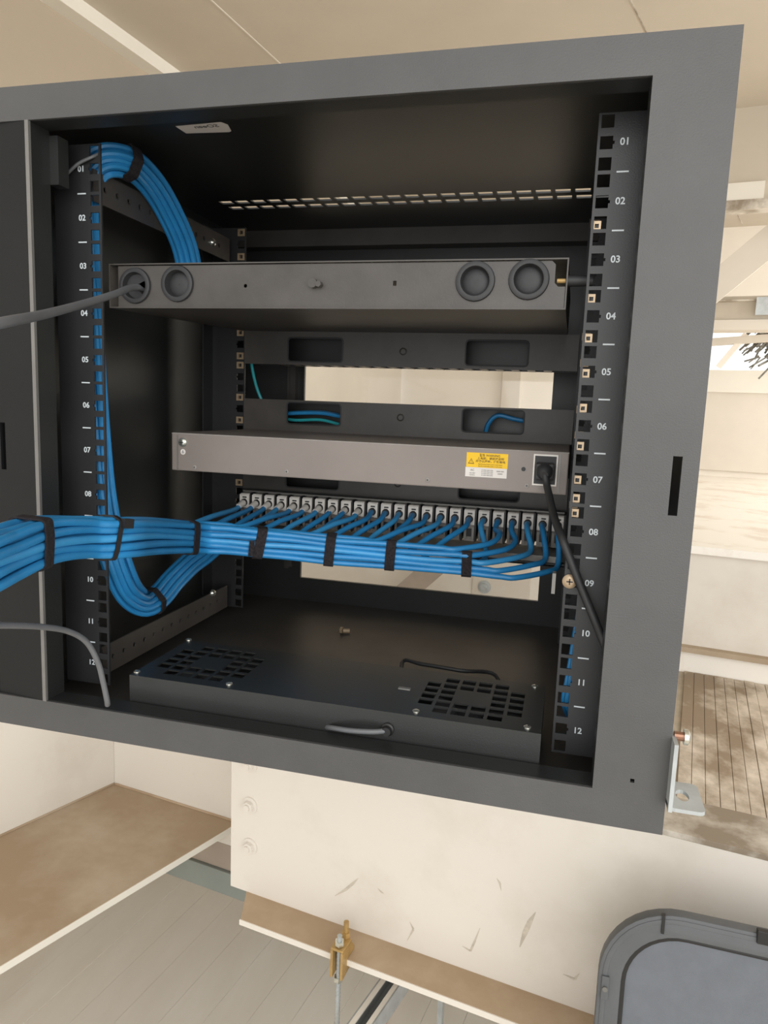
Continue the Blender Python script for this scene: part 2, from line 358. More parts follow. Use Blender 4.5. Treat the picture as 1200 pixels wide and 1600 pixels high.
hexbolt(ats(757, 917, SC-8), -E2, 13, 14).build('bolt', M['galv'], b2m); hexbolt(ats(752, 862, SC-8), -E2, 13, 14).build('bolt', M['galv'], b2m)
br = thing('diagonal_brace', ats(600, 985, SC-120), 'pale diagonal steel brace seen through the lower rear opening of the cabinet', 'brace')
MB().bar(ats(560, 990, SC-130)*3-ats(760, 815, SC-130)*2 if False else ats(490, 1051, SC-130), ats(760, 815, SC-130), 10, 60, up=E2.cross(ats(760,815,SC-130)-ats(560,990,SC-130)).normalized()).build('flat_bar', M['brownband'], br)
# conduit on the deck with a clamp
cp = thing('conduit_pipe', ats(1100, 1036, SC-110), 'thin steel pipe lying across the ribbed deck at the right', 'pipe')
pz = ZB1+22; c0 = atz(1070, 1031, pz); c1 = atz(1205, 1053, pz); dd = (c1-c0).normalized()
MB().tube([c0-dd*500, c1+dd*500], 8, 10).build('pipe', M['deckflat'], cp, smooth=True)
kk = atz(1178, 1050, pz)
MB().bar(kk-dd*12, kk+dd*12, 22, 34).bar(kk-dd*30-EZ*14, kk+dd*30-EZ*14, 30, 8).build('pipe_clamp', M['galv'], cp)
# stained sunlit slab beyond the second beam
struct(MB().obox(Vector((0,0,0)), E1, E2, EZ, (-1150,2500), (SC+45,SF), (zc1-30,zc1+4)), 'floor_upper', M['stain'])
struct(MB().obox(Vector((0,0,0)), E1, E2, EZ, (ats(1000,700,SF-30).dot(E1),2500), (SF-30,SF), (ats(1100,733,SF).z,z_lo)), 'trim_3', M['beige'])
# roof steel at the upper right
p1 = thing('roof_purlin', bl(800,2500,560), 'cream roof purlin with dark lower flange under the ceiling, upper right', 'beam')
zA, zBm, zCm = ats(1150,287,2500).z, ats(1150,314,2500).z, ats(1150,329,2500).z
MB().obox(Vector((0,0,0)), E1, E2, EZ, (200,2400), (2500,2512), (zBm,ZC)).build('web', M['ceil'], p1)
MB().obox(Vector((0,0,0)), E1, E2, EZ, (200,ats(1194,300,2496).dot(E1)), (2490,2500), (zBm,zA)).build('splice_plate', M['trim'], p1)
MB().obox(Vector((0,0,0)), E1, E2, EZ, (200,2400), (2488,2560), (zCm,zBm)).build('lower_flange', M['deckflat'], p1)
b3 = thing('diagonal_brace', ats(1100, 480, 2900), 'wide beige diagonal roof brace at the right edge of the photo', 'brace')
g0, g1 = ats(1090, 470, 2900), ats(1260, 330, 2900)
MB().bar(g0-(g1-g0)*.3, g1+(g1-g0)*.6, 12, 118, up=E2.cross(g1-g0).normalized()).build('brace_plate', M['beige'], b3)
p2 = thing('roof_purlin', bl(900,3300,300), 'lower cream roof beam behind the diagonal brace, above the daylight strip', 'beam')
zz = [ats(1150, y, 3300).z for y in (463, 470, 484, 500, 516)]
MB().obox(Vector((0,0,0)), E1, E2, EZ, (240,2600), (3300,3320), (zz[3],zz[0])).build('web', M['ceil'], p2)
MB().obox(Vector((0,0,0)), E1, E2, EZ, (240,2600), (3260,3300), (zz[1]-6,zz[1])).build('ledge', M['deckflat'], p2)
MB().obox(Vector((0,0,0)), E1, E2, EZ, (240,2600), (3290,3420), (zz[4],zz[3])).build('lower_flange', M['beige'], p2)
ga = ats(1181, 480, 3250).dot(E1)
MB().obox(Vector((0,0,0)), E1, E2, EZ, (ga,ga+160), (3250,3258), (ats(1190,492,3250).z,ats(1190,464,3250).z)).build('gusset_plate', M['galv'], p2)
p3 = thing('tie_rail', bl(900,3700,150), 'slim beige rail crossing the daylight strip at the upper right', 'rail')
MB().bar(ats(1080, 537, 3700), ats(1290, 522, 3700), 40, 38).build('rail_bar', M['beige'], p3)
p4 = thing('netting_clump', ats(1185, 575, 3900), 'tangled grey netting hanging in the daylight strip at the right edge', 'netting')
m = MB(); c = ats(1195, 535, 3900)
for k in range(130):
    a = c + E1*random.gauss(30,55) + E2*random.uniform(-40,40) + EZ*random.gauss(10,60); dv = Vector((random.uniform(.3,1), random.uniform(-.3,.3), random.uniform(.2,1)))*random.uniform(50,130)
    m.tube([a-dv*.5, a+dv*.5], random.uniform(3,9), 4)
m.build('strand', M['mesh'], p4, kind='stuff')
b4 = thing('diagonal_brace', ats(1120, 575, 3690), 'small pale diagonal strut in the daylight strip below the slim rail', 'brace')
MB().bar(ats(1122, 574, 3690), ats(1166, 522, 3690), 14, 30).build('strut_bar', M['whitewall'], b4)

# galvanised strut, orange wire, clamp and rod below the near beam
st = thing('strut_channel', atz(560, 1570, -1400), 'galvanised strut channel passing under the lower flange of the near beam', 'channel')
s0, s1 = atz(545, 1625, -1345), atz(640, 1490, -1345); dv = (s1-s0).normalized(); sd = Vector((dv.y,-dv.x,0))
MB().obox(s0, dv, sd, EZ, (-300,700), (-21,21), (-42,-39)).obox(s0, dv, sd, EZ, (-300,700), (-21,-18), (-39,0)).obox(s0, dv, sd, EZ, (-300,700), (18,21), (-39,0)).build('channel', M['galv'], st)
MB().obox(s0, dv, sd, EZ, (-300,700), (-18,-9), (-3,0)).obox(s0, dv, sd, EZ, (-300,700), (9,18), (-3,0)).build('lip', M['trim'], st)
for q in (120, 420): MB().obox(s0, dv, sd, EZ, (q,q+12), (-6,6), (-455,-42)).build('support_leg', M['galv'], st)
m = MB().tube(spline([atz(598,1615,-1796), atz(606,1590,-1796), atz(617,1565,-1796), atz(632,1540,-1796), atz(650,1505,-1796)]), 3, 6)
solo(m, 'orange_wire', M['orange'], 'thin orange wire lying on the dusty floor panels below the beam', 'wire', smooth=True)
ck = ats(533, 1500, SB-76); cx = ck.dot(E1); ce_ = E1*cx + E2*(SB-76)
bc = thing('beam_clamp', ce_ + EZ*(ZB0-30), 'brass coloured beam clamp gripping the flange edge below the cabinet', 'clamp')
def jaw(off):
    prof = [(-20,26),(16,26),(30,8),(30,1),(4,1),(4,-13),(24,-13),(24,-22),(-20,-30)]   # s offset, z offset: a C that holds the flange edge
    th = 5; m = MB(); P = [ce_ + E1*off + E2*a + EZ*(ZB0+b) for a, b in prof]
    n = len(P); m.quad(P[::-1]); m.quad([p+E1*th for p in P])
    for i in range(n): m.quad([P[i], P[(i+1)%n], P[(i+1)%n]+E1*th, P[i]+E1*th])
    return m
for off in (-13, 8): jaw(off).build('jaw_plate', M['brass'], bc, weld=True)
MB().obox(ce_, E1, E2, EZ, (-13,13), (-20,16), (ZB0+26,ZB0+31)).build('bridge', M['brass'], bc, bevel=1)
MB().cyl(ce_+E2*18+EZ*(ZB0+2), ce_+E2*18+EZ*(ZB0+62), 5, 14).cyl(ce_+E2*18+EZ*(ZB0+31), ce_+E2*18+EZ*(ZB0+41), 9, 6).build('set_screw', M['brass'], bc)
rd = thing('threaded_rod', ce_ - E2*10 + EZ*-1800, 'slim zinc threaded rod hanging from the brass beam clamp', 'rod')
rp = ce_ - E2*9
m = MB(); zr = ZB0+52; L = []
while zr > -1798: L.append(zr); zr -= 4
m.tube([rp+EZ*a for a in L], [4.4 if i % 2 else 5.0 for i in range(len(L))], 10).build('rod', M['galv'], rd)
for a in (ZB0+33, ZB0-42): MB().cyl(rp+EZ*a, rp+EZ*(a+9), 9, 6).build('nut', M['screw'], rd)

# chair whose back shows at the lower right
fw = RC @ Vector((0,0,-1)); cn = Vector((fw.x+.28, fw.y, -.10)).normalized()      # direction the back is seen along
cpt = CAM + ray(1010, 1500)*(1010/ray(1010,1500).dot(fw)); dplane = cpt.dot(cn)
cu_ = Vector((cn.y,-cn.x,0)).normalized(); cv_ = cu_.cross(cn).normalized()
def cc(px, py): p = onp(px, py, cn, dplane) - cpt; return p.dot(cu_), p.dot(cv_)
xl = cc(934, 1560)[0]; yt = (cc(1000,1427)[1]+cc(1060,1425)[1])/2; WD, HT = 420, 430; RR = 105
ch = thing('office_chair', Vector((cpt.x, cpt.y, 0)) + cu_*(xl+WD/2) + EZ*-1800 + cn*160, 'charcoal chair with rounded moulded back standing below the cabinet at lower right', 'chair')
cr = lambda i: rrect(xl+i, xl+WD-i, yt-HT+i, yt-i, RR-i*.8, 10)
MB().flat(cpt, cu_, cv_, cn, cr(0), [cr(27)], 16, 2).build('back_frame', M['chair'], ch, smooth=True)
MB().flat(cpt+cn*-2, cu_, cv_, cn, cr(4), [cr(9)], 6, 1).build('frame_bead', M['chair'], ch, smooth=True)
MB().flat(cpt+cn*3, cu_, cv_, cn, cr(22), [cr(33)], 10, 2).build('inner_gasket', M['dark'], ch, smooth=True)
MB().flat(cpt+cn*6, cu_, cv_, cn, cr(28), [], 8, 0).build('back_panel', M['fabric'], ch)
a, b = cc(945, 1540)
MB().obox(cpt+cu_*a+cv_*b, cu_, cv_, cn, (-5,5), (-17,17), (-6,2)).build('rivet_tab', M['chair'], ch, bevel=1)
MB().cyl(cpt+cu_*a+cv_*b-cn*6, cpt+cu_*a+cv_*b-cn*9, 3.6, 14).build('rivet', M['edge'], ch)
a, b = cc(1036, 1441)
MB().obox(cpt+cu_*a+cv_*(b), cu_, cv_, cn, (-2,2), (-14,12), (-5,2)).build('frame_seam', M['dark'], ch)
a, b = cc(1192, 1462)
MB().obox(cpt+cu_*a+cv_*(b), cu_, cv_, cn, (-8,22), (-9,9), (-7,2)).build('frame_clip', M['dark'], ch, bevel=1)
bx = cpt + cu_*(xl+WD/2)
MB().obox(bx, cu_, cv_, cn, (-35,35), (yt-HT-180,yt-HT+60), (24,44)).build('back_support', M['chair'], ch, bevel=3)
h = Vector((cn.x, cn.y, 0)).normalized(); sb = Vector((bx.x, bx.y, 0)) + h*60; zs = -1800+460
MB().obox(sb, cu_, h, EZ, (-220,220), (-30,400), (zs-35,zs+30)).build('seat', M['fabric'], ch, bevel=14)
MB().cyl(sb+h*190+EZ*(-1800+90), sb+h*190+EZ*(zs-35), 26, 16).build('gas_column', M['dark'], ch)
for k in range(5):
    t = 2*math.pi*k/5+.3; dv = Vector((math.cos(t), math.sin(t), 0)); o = sb+h*190
    MB().bar(o+EZ*-1712, o+dv*260+EZ*-1742, 42, 26).build('leg', M['chair'], ch)
    MB().cyl(o+dv*262-dv.cross(EZ)*14+EZ*-1775, o+dv*262+dv.cross(EZ)*14+EZ*-1775, 25, 16).build('caster', M['dark'], ch)

# ================================================================ THE CABINET
FX0, FX1, FZ0, FZ1, FY = -313, 314.5, -561, 28, -60      # outer front
OX0, OX1, OZ0, OZ1 = -254, 259, -531, 0                  # opening
RY = 470                                                 # rear door plane
U = 44.45
cab = thing('network_cabinet', (0,200,FZ0), 'black wall-mount network cabinet with open front holding switch and blue cabling', 'cabinet')
def part(mb, name, m, **k): return mb.build(name, m, cab, **k)
part(MB().box(FX0,FX1,FY,FY+3,OZ1,FZ1), 'top_rail', M['powder'])
part(MB().box(FX0,FX1,FY,FY+3,FZ0,OZ0), 'bottom_rail', M['powder'])
sl = at(1055, 760, FY); hl = at(988, 1220, FY); z0 = at(1053, 806, FY).z; z1 = at(1058, 713, FY).z
m = MB().plate(Vector((0,FY,0)), X, Z, Y, (OX1,FX1), (OZ0,OZ1), (0,3), [(sl.x-3.3,sl.x+3.3,z0,z1), (hl.x-1.6,hl.x+1.6,hl.z-1.6,hl.z+1.6)])
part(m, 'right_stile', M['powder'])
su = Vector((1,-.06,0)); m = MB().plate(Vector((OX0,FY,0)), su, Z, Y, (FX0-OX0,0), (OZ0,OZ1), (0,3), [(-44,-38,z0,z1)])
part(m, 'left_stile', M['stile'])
part(MB().box(OX0,OX1,FY+3,FY+26,OZ1,OZ1+2).box(OX0,OX1,FY+3,FY+26,OZ0-2,OZ0).box(OX1,OX1+2,FY+3,FY+26,OZ0,OZ1).box(OX0-2,OX0,FY+3,FY+26,OZ0,OZ1), 'opening_lip', M['black'])
m = MB().box(OX0-3.4,OX0+.3,FY-.7,FY+2.4,OZ0,OZ1)  # light grey bar painting a reflected highlight on the lip
part(m, 'edge_highlight', M['edge'], label='painted highlight along the left opening edge')
part(MB().box(OX0-2,OX0+9,FY+26,FY+40,-46,-4), 'hinge_block', M['black'])
# shell
holes = []
for r_, yy in enumerate((291, 317)):
    for k in range(22):
        x = -251 + k*22.9 + r_*1.5; holes.append((x, x+17.5, yy-6.5, yy+6.5))
part(MB().plate(Vector((0,0,26)), X, Y, Z, (FX0,FX1), (FY+3,RY), (0,2), holes), 'top_panel', M['black'])
part(MB().box(FX0,FX1,FY+3,RY,FZ0,FZ0+3), 'bottom_panel', M['dusty'])
part(MB().box(FX0,FX0+2,FY+3,RY,FZ0+3,26), 'side_panel', M['black'])
part(MB().box(FX1-2,FX1,FY+3,RY,FZ0+3,26), 'side_panel', M['black'])
# rear glass door
dr = MB().plate(Vector((0,RY,0)), X, Z, Y, (FX0,FX1), (FZ0,FZ1), (0,6), [(-195,192.5,-520,-40)]).build('door', M['black'], cab)
MB().box(-200,197,RY+2,RY+4,-524,-36).build('glass_pane', M['glass'], dr)
MB().box(-214,-206,RY-12,RY,-500,-150).box(-222,-214,RY-5,RY,-505,-145).build('door_stiffener', M['dusty'], dr)
part(MB().box(FX0+2,FX1-2,RY-30,RY-24,4,26).box(FX0+2,FX1-2,RY-30,RY,2,4), 'header_bar', M['dusty'])
# depth rails on the left with round holes
def depth_rail(x, z0, z1, ya=12, yb=300):
    hs = [circ(y, (z0+z1)/2, 3, 10) for y in range(30, 290, 20)]
    m = MB().flat(Vector((x,0,0)), Y, Z, X, [(ya,z0),(yb,z0),(yb,z1),(ya,z1)], hs, 2)
    return m.build('depth_rail', M['dusty'], cab)
for z0, z1, sx, sy in ((-48,-18,335,379),(-530,-498,335,927)):
    d_ = depth_rail(-244, z0, z1)
    c = onp(sx, sy, X, -238)
    MB().lathe(c-X*4, X, [(0,5.5),(2,5.5),(5,3.4),(5.6,2)], 14).build('screw', M['screw'], d_, smooth=True)
for z0, z1 in ((-48,-18),(-530,-498)):
    MB().box(250,252,14,300,z0,z1).build('depth_rail', M['dusty'], cab)
# mounting rails
def hole_z(i): return -(i//3)*U - (6.35, 22.225, 38.1)[i % 3]
def rail(sgn, y, nuts, numbers, y2, tag, face):
    hs = []
    for i in range(36):
        z = hole_z(i); xc = sgn*232.5
        hs.append((xc-4.9, xc+4.9, z-4.9, z+4.9))
        if i % 3 == 1: hs.append((min(xc+sgn*4.8, xc+sgn*6.2), max(xc+sgn*4.8, xc+sgn*6.2), z-1.2, z+1.2))
    xa, xb = sorted((sgn*225.5, sgn*277))
    m = MB().plate(Vector((0,y,0)), X, Z, Y, (xa,xb), (-534,0), (0,2), hs)
    xs = sorted((sgn*277, sgn*275)); m.box(xs[0],xs[1],y+2*face,y+2*face+26*face if face > 0 else y-26,-534,0) if face > 0 else m.box(xs[0],xs[1],y-26,y,-534,0)
    r = m.build('mounting_rail', M['rail'], cab)
    if numbers:
        t = MB()
        for u in range(12):
            t.text('%02d' % (u+1), Vector((sgn*246.5,y-.25,-(u+.5)*U)), X, Z, -Y, 7.6, .15)
            if u: t.box(sgn*246.5-4.6, sgn*246.5+4.6, y-.4, y-.2, -u*U-.6, -u*U+.6)
        t.build('numbering', M['print'], r)
    for i in nuts:
        z = hole_z(i); xc = sgn*232.5; yy = y+2.2 if face > 0 else y-.8
        n = MB(); off = -1.0*sgn if face > 0 else 0
        (n.plate(Vector((xc-1.6,yy+2,z-1)), X, Z, Y, (-4.2,2.4), (-3.6,3.4), (0,4.5), [(-2.4,.8,-2,1.2)]) if face > 0 else n.plate(Vector((xc+off,yy,z)), X, Z, Y, (-5.2,5.2), (-4.6,4.6), (0,4.5), [(-2.3,2.3,-2.3,2.3)]))
        n.mi = 1; n.box(xc+off-2.3, xc+off+1, yy+3.5, yy+5, z-2.6, z+2.0)
        n.build('cage_nut', [M['zinc'], M['dark']], r)
    return r
rail(-1, 0, [], True, 0, 'L', 1)
rr_ = rail(1, 0, [5,9,11,13,15,17,19,20,21], True, 0, 'R', 1)
rail(-1, 316, [0,2,9,11,12,15,17,23], False, 0, 'RL', -1)
rail(1, 316, [0,9,11,15,17,23], False, 0, 'RR', -1)
c = at(890, 908, -.4)
m = MB().lathe(c, -Y, [(0,6.2),(1.6,6.2),(2.8,4.6),(3,2.6)], 24); m.mi = 1
m.box(c.x-2.6,c.x+2.6,c.y-3.3,c.y-3,c.z-.5,c.z+.5).box(c.x-.5,c.x+.5,c.y-3.3,c.y-3,c.z-2.6,c.z+2.6)
m.build('rail_screw', [M['zinc'], M['dark']], rr_, smooth=True, label='large cross-head screw')
c = at(865, 912, -1); MB().box(c.x-1.5,c.x+1.5,-1,9,c.z-9,c.z+9).build('lacing_clip', M['edge'], rr_)
# sticker on the ceiling
m = MB(); P = [atz(x, y, 25.6) for x, y in ((274,197.5),(345,191),(356,195),(361.5,205),(358,206.5),(291,208.5))]
m.quad(P); m.quad([p+Z*.3 for p in P][::-1])
st_ = part(m, 'sticker', M['paper'], label='white printed sticker under the top panel')
a = atz(322, 197.5, 25.4); MB().text('SOeen', a, -X, -Y, -Z, 9.5, .1, 1.0).build('lettering', M['inkgrey'], st_)
# bracket tab at the lower right
t_ = onp(1066, 1243, X, FX1+13); tz = t_.z
m = MB().box(FX1,FX1+3,t_.y-22,t_.y+22,tz-4,onp(1056,1150,X,FX1+3).z)
m.flat(Vector((FX1,0,tz-3)), X, Y, Z, rrect(0,27,t_.y-22,t_.y+22,5,3), [[(13+5*math.cos(t*math.pi/8), t_.y+9*math.sin(t*math.pi/8)) for t in range(16)]], 3)
mt = part(m, 'mounting_tab', M['galv'], label='grey steel mounting ear with oval hole')
c = onp(1066, 1151, X, FX1+8); MB().cyl((FX1+2,c.y,c.z),(FX1+10,c.y,c.z),3.6,12).build('screw_body', M['copper'], mt)
MB().lathe((FX1+9,c.y,c.z), X, [(0,6),(3,6),(5,3)], 16).build('screw_head', M['screw'], mt, smooth=True)
# posts that carry the cabinet from the beam behind it
for sx, yb in ((-1, 690), (1, 605)):
    x = sx*(312 if sx < 0 else 283)
    sp_ = thing('support_post', (x,yb,ZB1+9), 'hidden steel post carrying the cabinet from the beam behind its %s side' % ('left' if sx < 0 else 'right'), 'post')
    MB().box(x-20,x+20,yb-20,yb+20,ZB1+9,-60).build('post', M['galv'], sp_)
    for z in (-480, -120): MB().box(x-15,x+15,RY+6,yb-20,z-15,z+15).build('arm', M['galv'], sp_)

# ---------------------------------------------------------------- fibre enclosure in unit 3
od = thing('fibre_enclosure', (-8,160,-150), 'black fibre tray with four rubber grommets mounted in the third rack unit', 'patch box')
OYF = 13
tl, tr_, brr, bll = at(170,412,OYF), at(887,398,OYF), at(887,478,OYF), at(171,481,OYF)
dz = 11.0   # front hangs lower than the far end
def od_pt(x, y, z): return Vector((x, y, z + dz*(y-OYF)/300))
ox0, ox1, oz0, oz1 = (tl.x+bll.x)/2, (tr_.x+brr.x)/2, -148.5, -106.5
m = MB(); h_ = lambda a,b,c_,d_,e,f: m.hexa([od_pt(a,c_,e),od_pt(b,c_,e),od_pt(b,d_,e),od_pt(a,d_,e),od_pt(a,c_,f),od_pt(b,c_,f),od_pt(b,d_,f),od_pt(a,d_,f)])
h_(ox0,ox1,OYF,314,oz1-1.2,oz1); h_(ox0,ox1,OYF,314,oz0,oz0+1.2); h_(ox0,ox0+1.2,OYF,314,oz0+1.2,oz1-1.2); h_(ox1-1.2,ox1,OYF,314,oz0+1.2,oz1-1.2)
m.build('shell', M['dusty'], od)
gpx = [(210,446,5.4),(276,443,5.4),(742,439,6.2),(826,436,6.2)]
G = [(at(x, y, OYF), s) for x, y, s in gpx]
hs = [circ(p.x, p.z, 15.5, 24) for p, s in G]
p = at(382,446,OYF); hs.append(circ(p.x,p.z,1.8,10)); p = at(616,442,OYF); hs.append(rrect(p.x-1.6,p.x+1.6,p.z-2.2,p.z+2.2,.6,2))
nx = at(868,420,OYF).x
MB().flat(Vector((0,OYF+2,0)), X, Z, Y, [(ox0+9,oz0+1.4),(ox1-1.6,oz0+1.4),(ox1-1.6,oz0+19),(nx+3,oz0+19),(nx,oz0+22),(nx,oz1-5),(nx-3,oz1-2),(ox0+9,oz1-2)], hs, 1.4).build('rear_plate', M['dusty'], od)
for i, (p, s) in enumerate(G):
    c = Vector((p.x, OYF+2, p.z))
    m = MB(); n = 28; prof = [(-.2,17.2),(-2.6,16.6),(-3.4,14.6),(-3.0,12.6),(1.5,11.8),(4.5,11.2)]; base = len(m.v)
    for hh, r in prof:
        for k in range(n): t = 2*math.pi*k/n; m.v.append(c + Vector((r*math.cos(t), hh, r*math.sin(t))))
    for a in range(len(prof)-1):
        for k in range(n): q0 = a*n+k; q1 = a*n+(k+1)%n; m.f.append([q0,q1,q1+n,q0+n]); m.m.append(0)
    gr = m.build('grommet', M['rubber'], od, smooth=True)
    m = MB()
    if i == 0:
        m.flat(Vector((0,c.y+3,0)), X, Z, Y, circ(c.x,c.z,11.6,24), [[(c.x+1,c.z+2),(c.x+10,c.z+6),(c.x+11,c.z-3),(c.x+7,c.z-9),(c.x,c.z-3)]], .8)
    else: m.lathe(c+Y*2.2, Y, [(0,3),(.4,9.5),(1.6,11.6),(2.2,11.6)], 24).lathe(c+Y*1.9, Y, [(0,.7),(.5,.7)], 8)
    m.build('membrane', M['rubber'], gr, smooth=True)
c = at(490, 443, OYF); MB().cyl(c+Y*2,c-Y*4,4.2,16).cyl(c+X*6+Y*2-Z,c+X*6-Y*5-Z,2.8,6).build('stud', M['dusty'], od)
c = at(880, 439, OYF+6); MB().cyl(c-X*5, c+X*2, 2, 10).build('brass_pin', M['brass'], od, label='small brass pin')
MB().cyl(c+X*3, c+X*24, 5, 14, 4.2).build('side_gland', M['rubber'], od, smooth=True)

# ---------------------------------------------------------------- horizontal cable managers (units 4, 6, 8)
words = {3: 'black cable manager above the upper open gap, behind the fibre tray', 5: 'black slotted cable manager just above the grey network switch', 7: 'black cable manager partly hidden behind the grey switch, above the jacks'}
for u in (3, 5, 7):
    zt, zb, zs1, zs2 = {3: (-137.6,-182,-177,-146.5), 5: (-229.8,-273,-261.8,-233.5), 7: (-316,-358.5,-350,-322)}[u]
    cm = thing('cable_manager', (0,330,zb), words[u], 'cable manager', 'slotted cable managers')
    zc = (zs1+zs2)/2
    hs = [rrect(-159,-82,zs1,zs2,4,4), rrect(85,163,zs1,zs2,4,4)]
    MB().flat(Vector((0,312,0)), X, Z, Y, [(-224.5,zb),(224.5,zb),(224.5,zt),(-224.5,zt)], hs, 1.6).build('back_plate', M['dusty'], cm)
    for hh in hs:
        xs = [q[0] for q in hh]; zs_ = [q[1] for q in hh]
        MB().flat(Vector((0,311.2,0)), X, Z, Y, rrect(min(xs)-1.2,max(xs)+1.2,min(zs_)-1.2,max(zs_)+1.2,5,4), [hh], 2.6, .3).build('slot_bead', M['rubber'], cm, smooth=True)
    MB().box(-224,224,364,366,zb+1,zt-1).build('duct_cover', M['black'], cm)
    c = Vector((2,312,zc)); MB().lathe(c, -Y, [(0,5),(.8,5),(1.6,3.6),(1.0,3.2),(1.0,1.5)], 16).build('stud', M['dusty'], cm, smooth=True)
    fg = MB().box(-186,-176,314,363,zb+.6,zb+2.4).build('duct_finger', M['black'], cm)
    for k in range(1, 19): share(fg, cm, (k*20.5, 0, 0))
    fg2 = MB().box(-186,-176,314,363,zt-2.4,zt-.6).build('duct_finger', M['black'], cm)
    for k in range(1, 19): share(fg2, cm, (k*20.5, 0, 0))

# ---------------------------------------------------------------- network switch in unit 7
SY = 110
sw = thing('network_switch', (2,210,-316), 'grey metal network switch with yellow warning label seen from its rear', 'switch')
tl, bl_, tr_, br_ = at(268,676,SY), at(269,736,SY), at(889,706,SY), at(886,772,SY)
sx0, sx1 = (tl.x+bl_.x)/2, (tr_.x+br_.x)/2; szt0, szb0, szt1, szb1 = tl.z, bl_.z, tr_.z, br_.z
zt = (szt0+szt1)/2; zb = (szb0+szb1)/2
m = MB().box(sx0,sx1,SY,312,zb,zt); m.build('case', M['grey'], sw, bevel=1.2)
for x in (sx0+7.5, sx1-8.5): MB().box(x-.7,x+.7,SY-.5,SY+.2,zb+1,zt-3).build('side_fold', M['edge'], sw)
MB().box(sx0,sx1,SY-.3,SY+.2,zt-1.3,zt-.3).build('lid_seam', M['midgrey'], sw)
c = at(286,691,SY); m = MB().lathe(c, -Y, [(0,5.2),(1,5.2),(1,3.6),(3,3.4),(3.4,2.4)], 20); m.mi = 1; m.box(c.x-2.4,c.x+2.4,SY-3.8,SY-3.2,c.z-.4,c.z+.4).box(c.x-.4,c.x+.4,SY-3.8,SY-3.2,c.z-2.4,c.z+2.4)
m.build('ground_screw', [M['screw'], M['dark']], sw, smooth=True)
c = at(286,706,SY-.2); m = MB().lathe(c, -Y, [(0,3.2),(.2,3.2)], 20); m.mi = 1; m.box(c.x-.3,c.x+.3,SY-.7,SY-.4,c.z-.2,c.z+1.8)
for k, w_ in enumerate((1.7,1.1,.5)): m.box(c.x-w_,c.x+w_,SY-.7,SY-.4,c.z-.4-k*.8,c.z-.1-k*.8)
m.build('ground_mark', [M['paper'], M['dark']], sw)
for px, py in ((304,730),(448,737),(668,750),(823,759)):
    c = at(px, py, SY); c.z = max(c.z, zb+4)
    m = MB().lathe(c, -Y, [(0,2.5),(.5,2.4),(.8,1.4)], 14); m.mi = 1; m.box(c.x-1,c.x+1,SY-1,SY-.75,c.z-.25,c.z+.25).box(c.x-.25,c.x+.25,SY-1,SY-.75,c.z-1,c.z+1)
    m.build('case_screw', [M['midgrey'], M['dark']], sw)
c = at(818,733,SY); MB().lathe(c, -Y, [(-1,2.2),(.4,2.2)], 14).build('retaining_hole', M['dark'], sw)
# labels
lx0, lx1 = at(728,720,SY).x, at(793,722,SY).x; lz0, lz1, lzm = at(760,746,SY).z, at(760,708,SY).z, at(760,731,SY).z
L1 = MB().box(lx0+.6,lx1+.4,SY-.35,SY,lzm,lz1).build('warning_label', M['yellow'], sw, label='yellow warning label')
w_ = lx1-lx0; hgt = lz1-lzm
t = MB(); YL = SY-.4
cxm = (lx0+lx1)/2+3
t.text('\u8b66\u544a WARNING', Vector((cxm,YL,lz1-hgt*.17)), X, Z, -Y, 3.1, .05, .95)
t.text('\u4e0a\u7535\u524d\uff0c\u8bf7\u9605\u8bfb\u8bf4\u660e', Vector((cxm+1,YL,lz1-hgt*.38)), X, Z, -Y, 2.7, .05, 1.12)
t.text('\u5e76\u786e\u8ba4\u63a5\u5730\uff0c\u8c28\u9632\u89e6\u7535', Vector((cxm+1,YL,lz1-hgt*.58)), X, Z, -Y, 2.7, .05, 1.12)
for k, q in enumerate((.77,.9)): t.text('Read the manual before power on and connect', Vector((cxm+1,YL,lz1-hgt*q)), X, Z, -Y, 1.55, .05, .82)
tx_, tz_ = lx0+5.5, lz1-hgt*.6; a = 3.0
tri = lambda s_: [(tx_-s_,tz_-s_*.8),(tx_+s_,tz_-s_*.8),(tx_,tz_+s_*.95)]
t.flat(Vector((0,YL,0)), X, Z, -Y, tri(3.2), [tri(2.2)], .05); t.box(tx_-.25,tx_+.25,YL-.06,YL,tz_-.7,tz_+.8)
t.build('warning_text', M['ink'], L1)
L2 = MB().box(lx0,lx1,SY-.35,SY,lz0,lzm-.1).build('rating_label', M['paper'], sw, label='white rating label')
t = MB(); hg = lzm-lz0
t.text('AC', Vector((lx0+w_*.17,YL,lzm-hg*.3)), X, Z, -Y, 3, .05)
for a, bq, s_ in ((.17,.62,'100-240V'),(.17,.82,'50/60Hz')): t.text(s_, Vector((lx0+w_*a,YL,lzm-hg*bq)), X, Z, -Y, 1.6, .05)
for k in range(4): t.text('IN 0000 0000 0000', Vector((lx0+w_*.53,YL,lzm-hg*(.26+.18*k))), X, Z, -Y, 1.5, .05)
for k, s_ in enumerate(('0000 000', '00000')): t.text(s_, Vector((lx0+w_*.84,YL,lzm-hg*(.32+.25*k))), X, Z, -Y, 2.0, .05)
t.build('rating_text', M['inkgrey'], L2)
# power inlet
ix0, ix1 = at(833,730,SY).x, at(871,733,SY).x; iz0, iz1 = at(850,759,SY).z, at(850,710,SY).z
inl = MB().plate(Vector((0,SY,0)), X, Z, -Y, (ix0,ix1), (iz0,iz1), (0,.7), [(ix0+1.4,ix1-1.4,iz0+1.6,iz1-1.6)]).build('inlet_bezel', M['lite'], sw, label='pale bezel around the power inlet')
MB().plate(Vector((0,SY,0)), X, Z, -Y, (ix0+1.4,ix1-1.4), (iz0+1.6,iz1-1.6), (0,.5), []).build('inlet_socket', M['rubber'], inl)
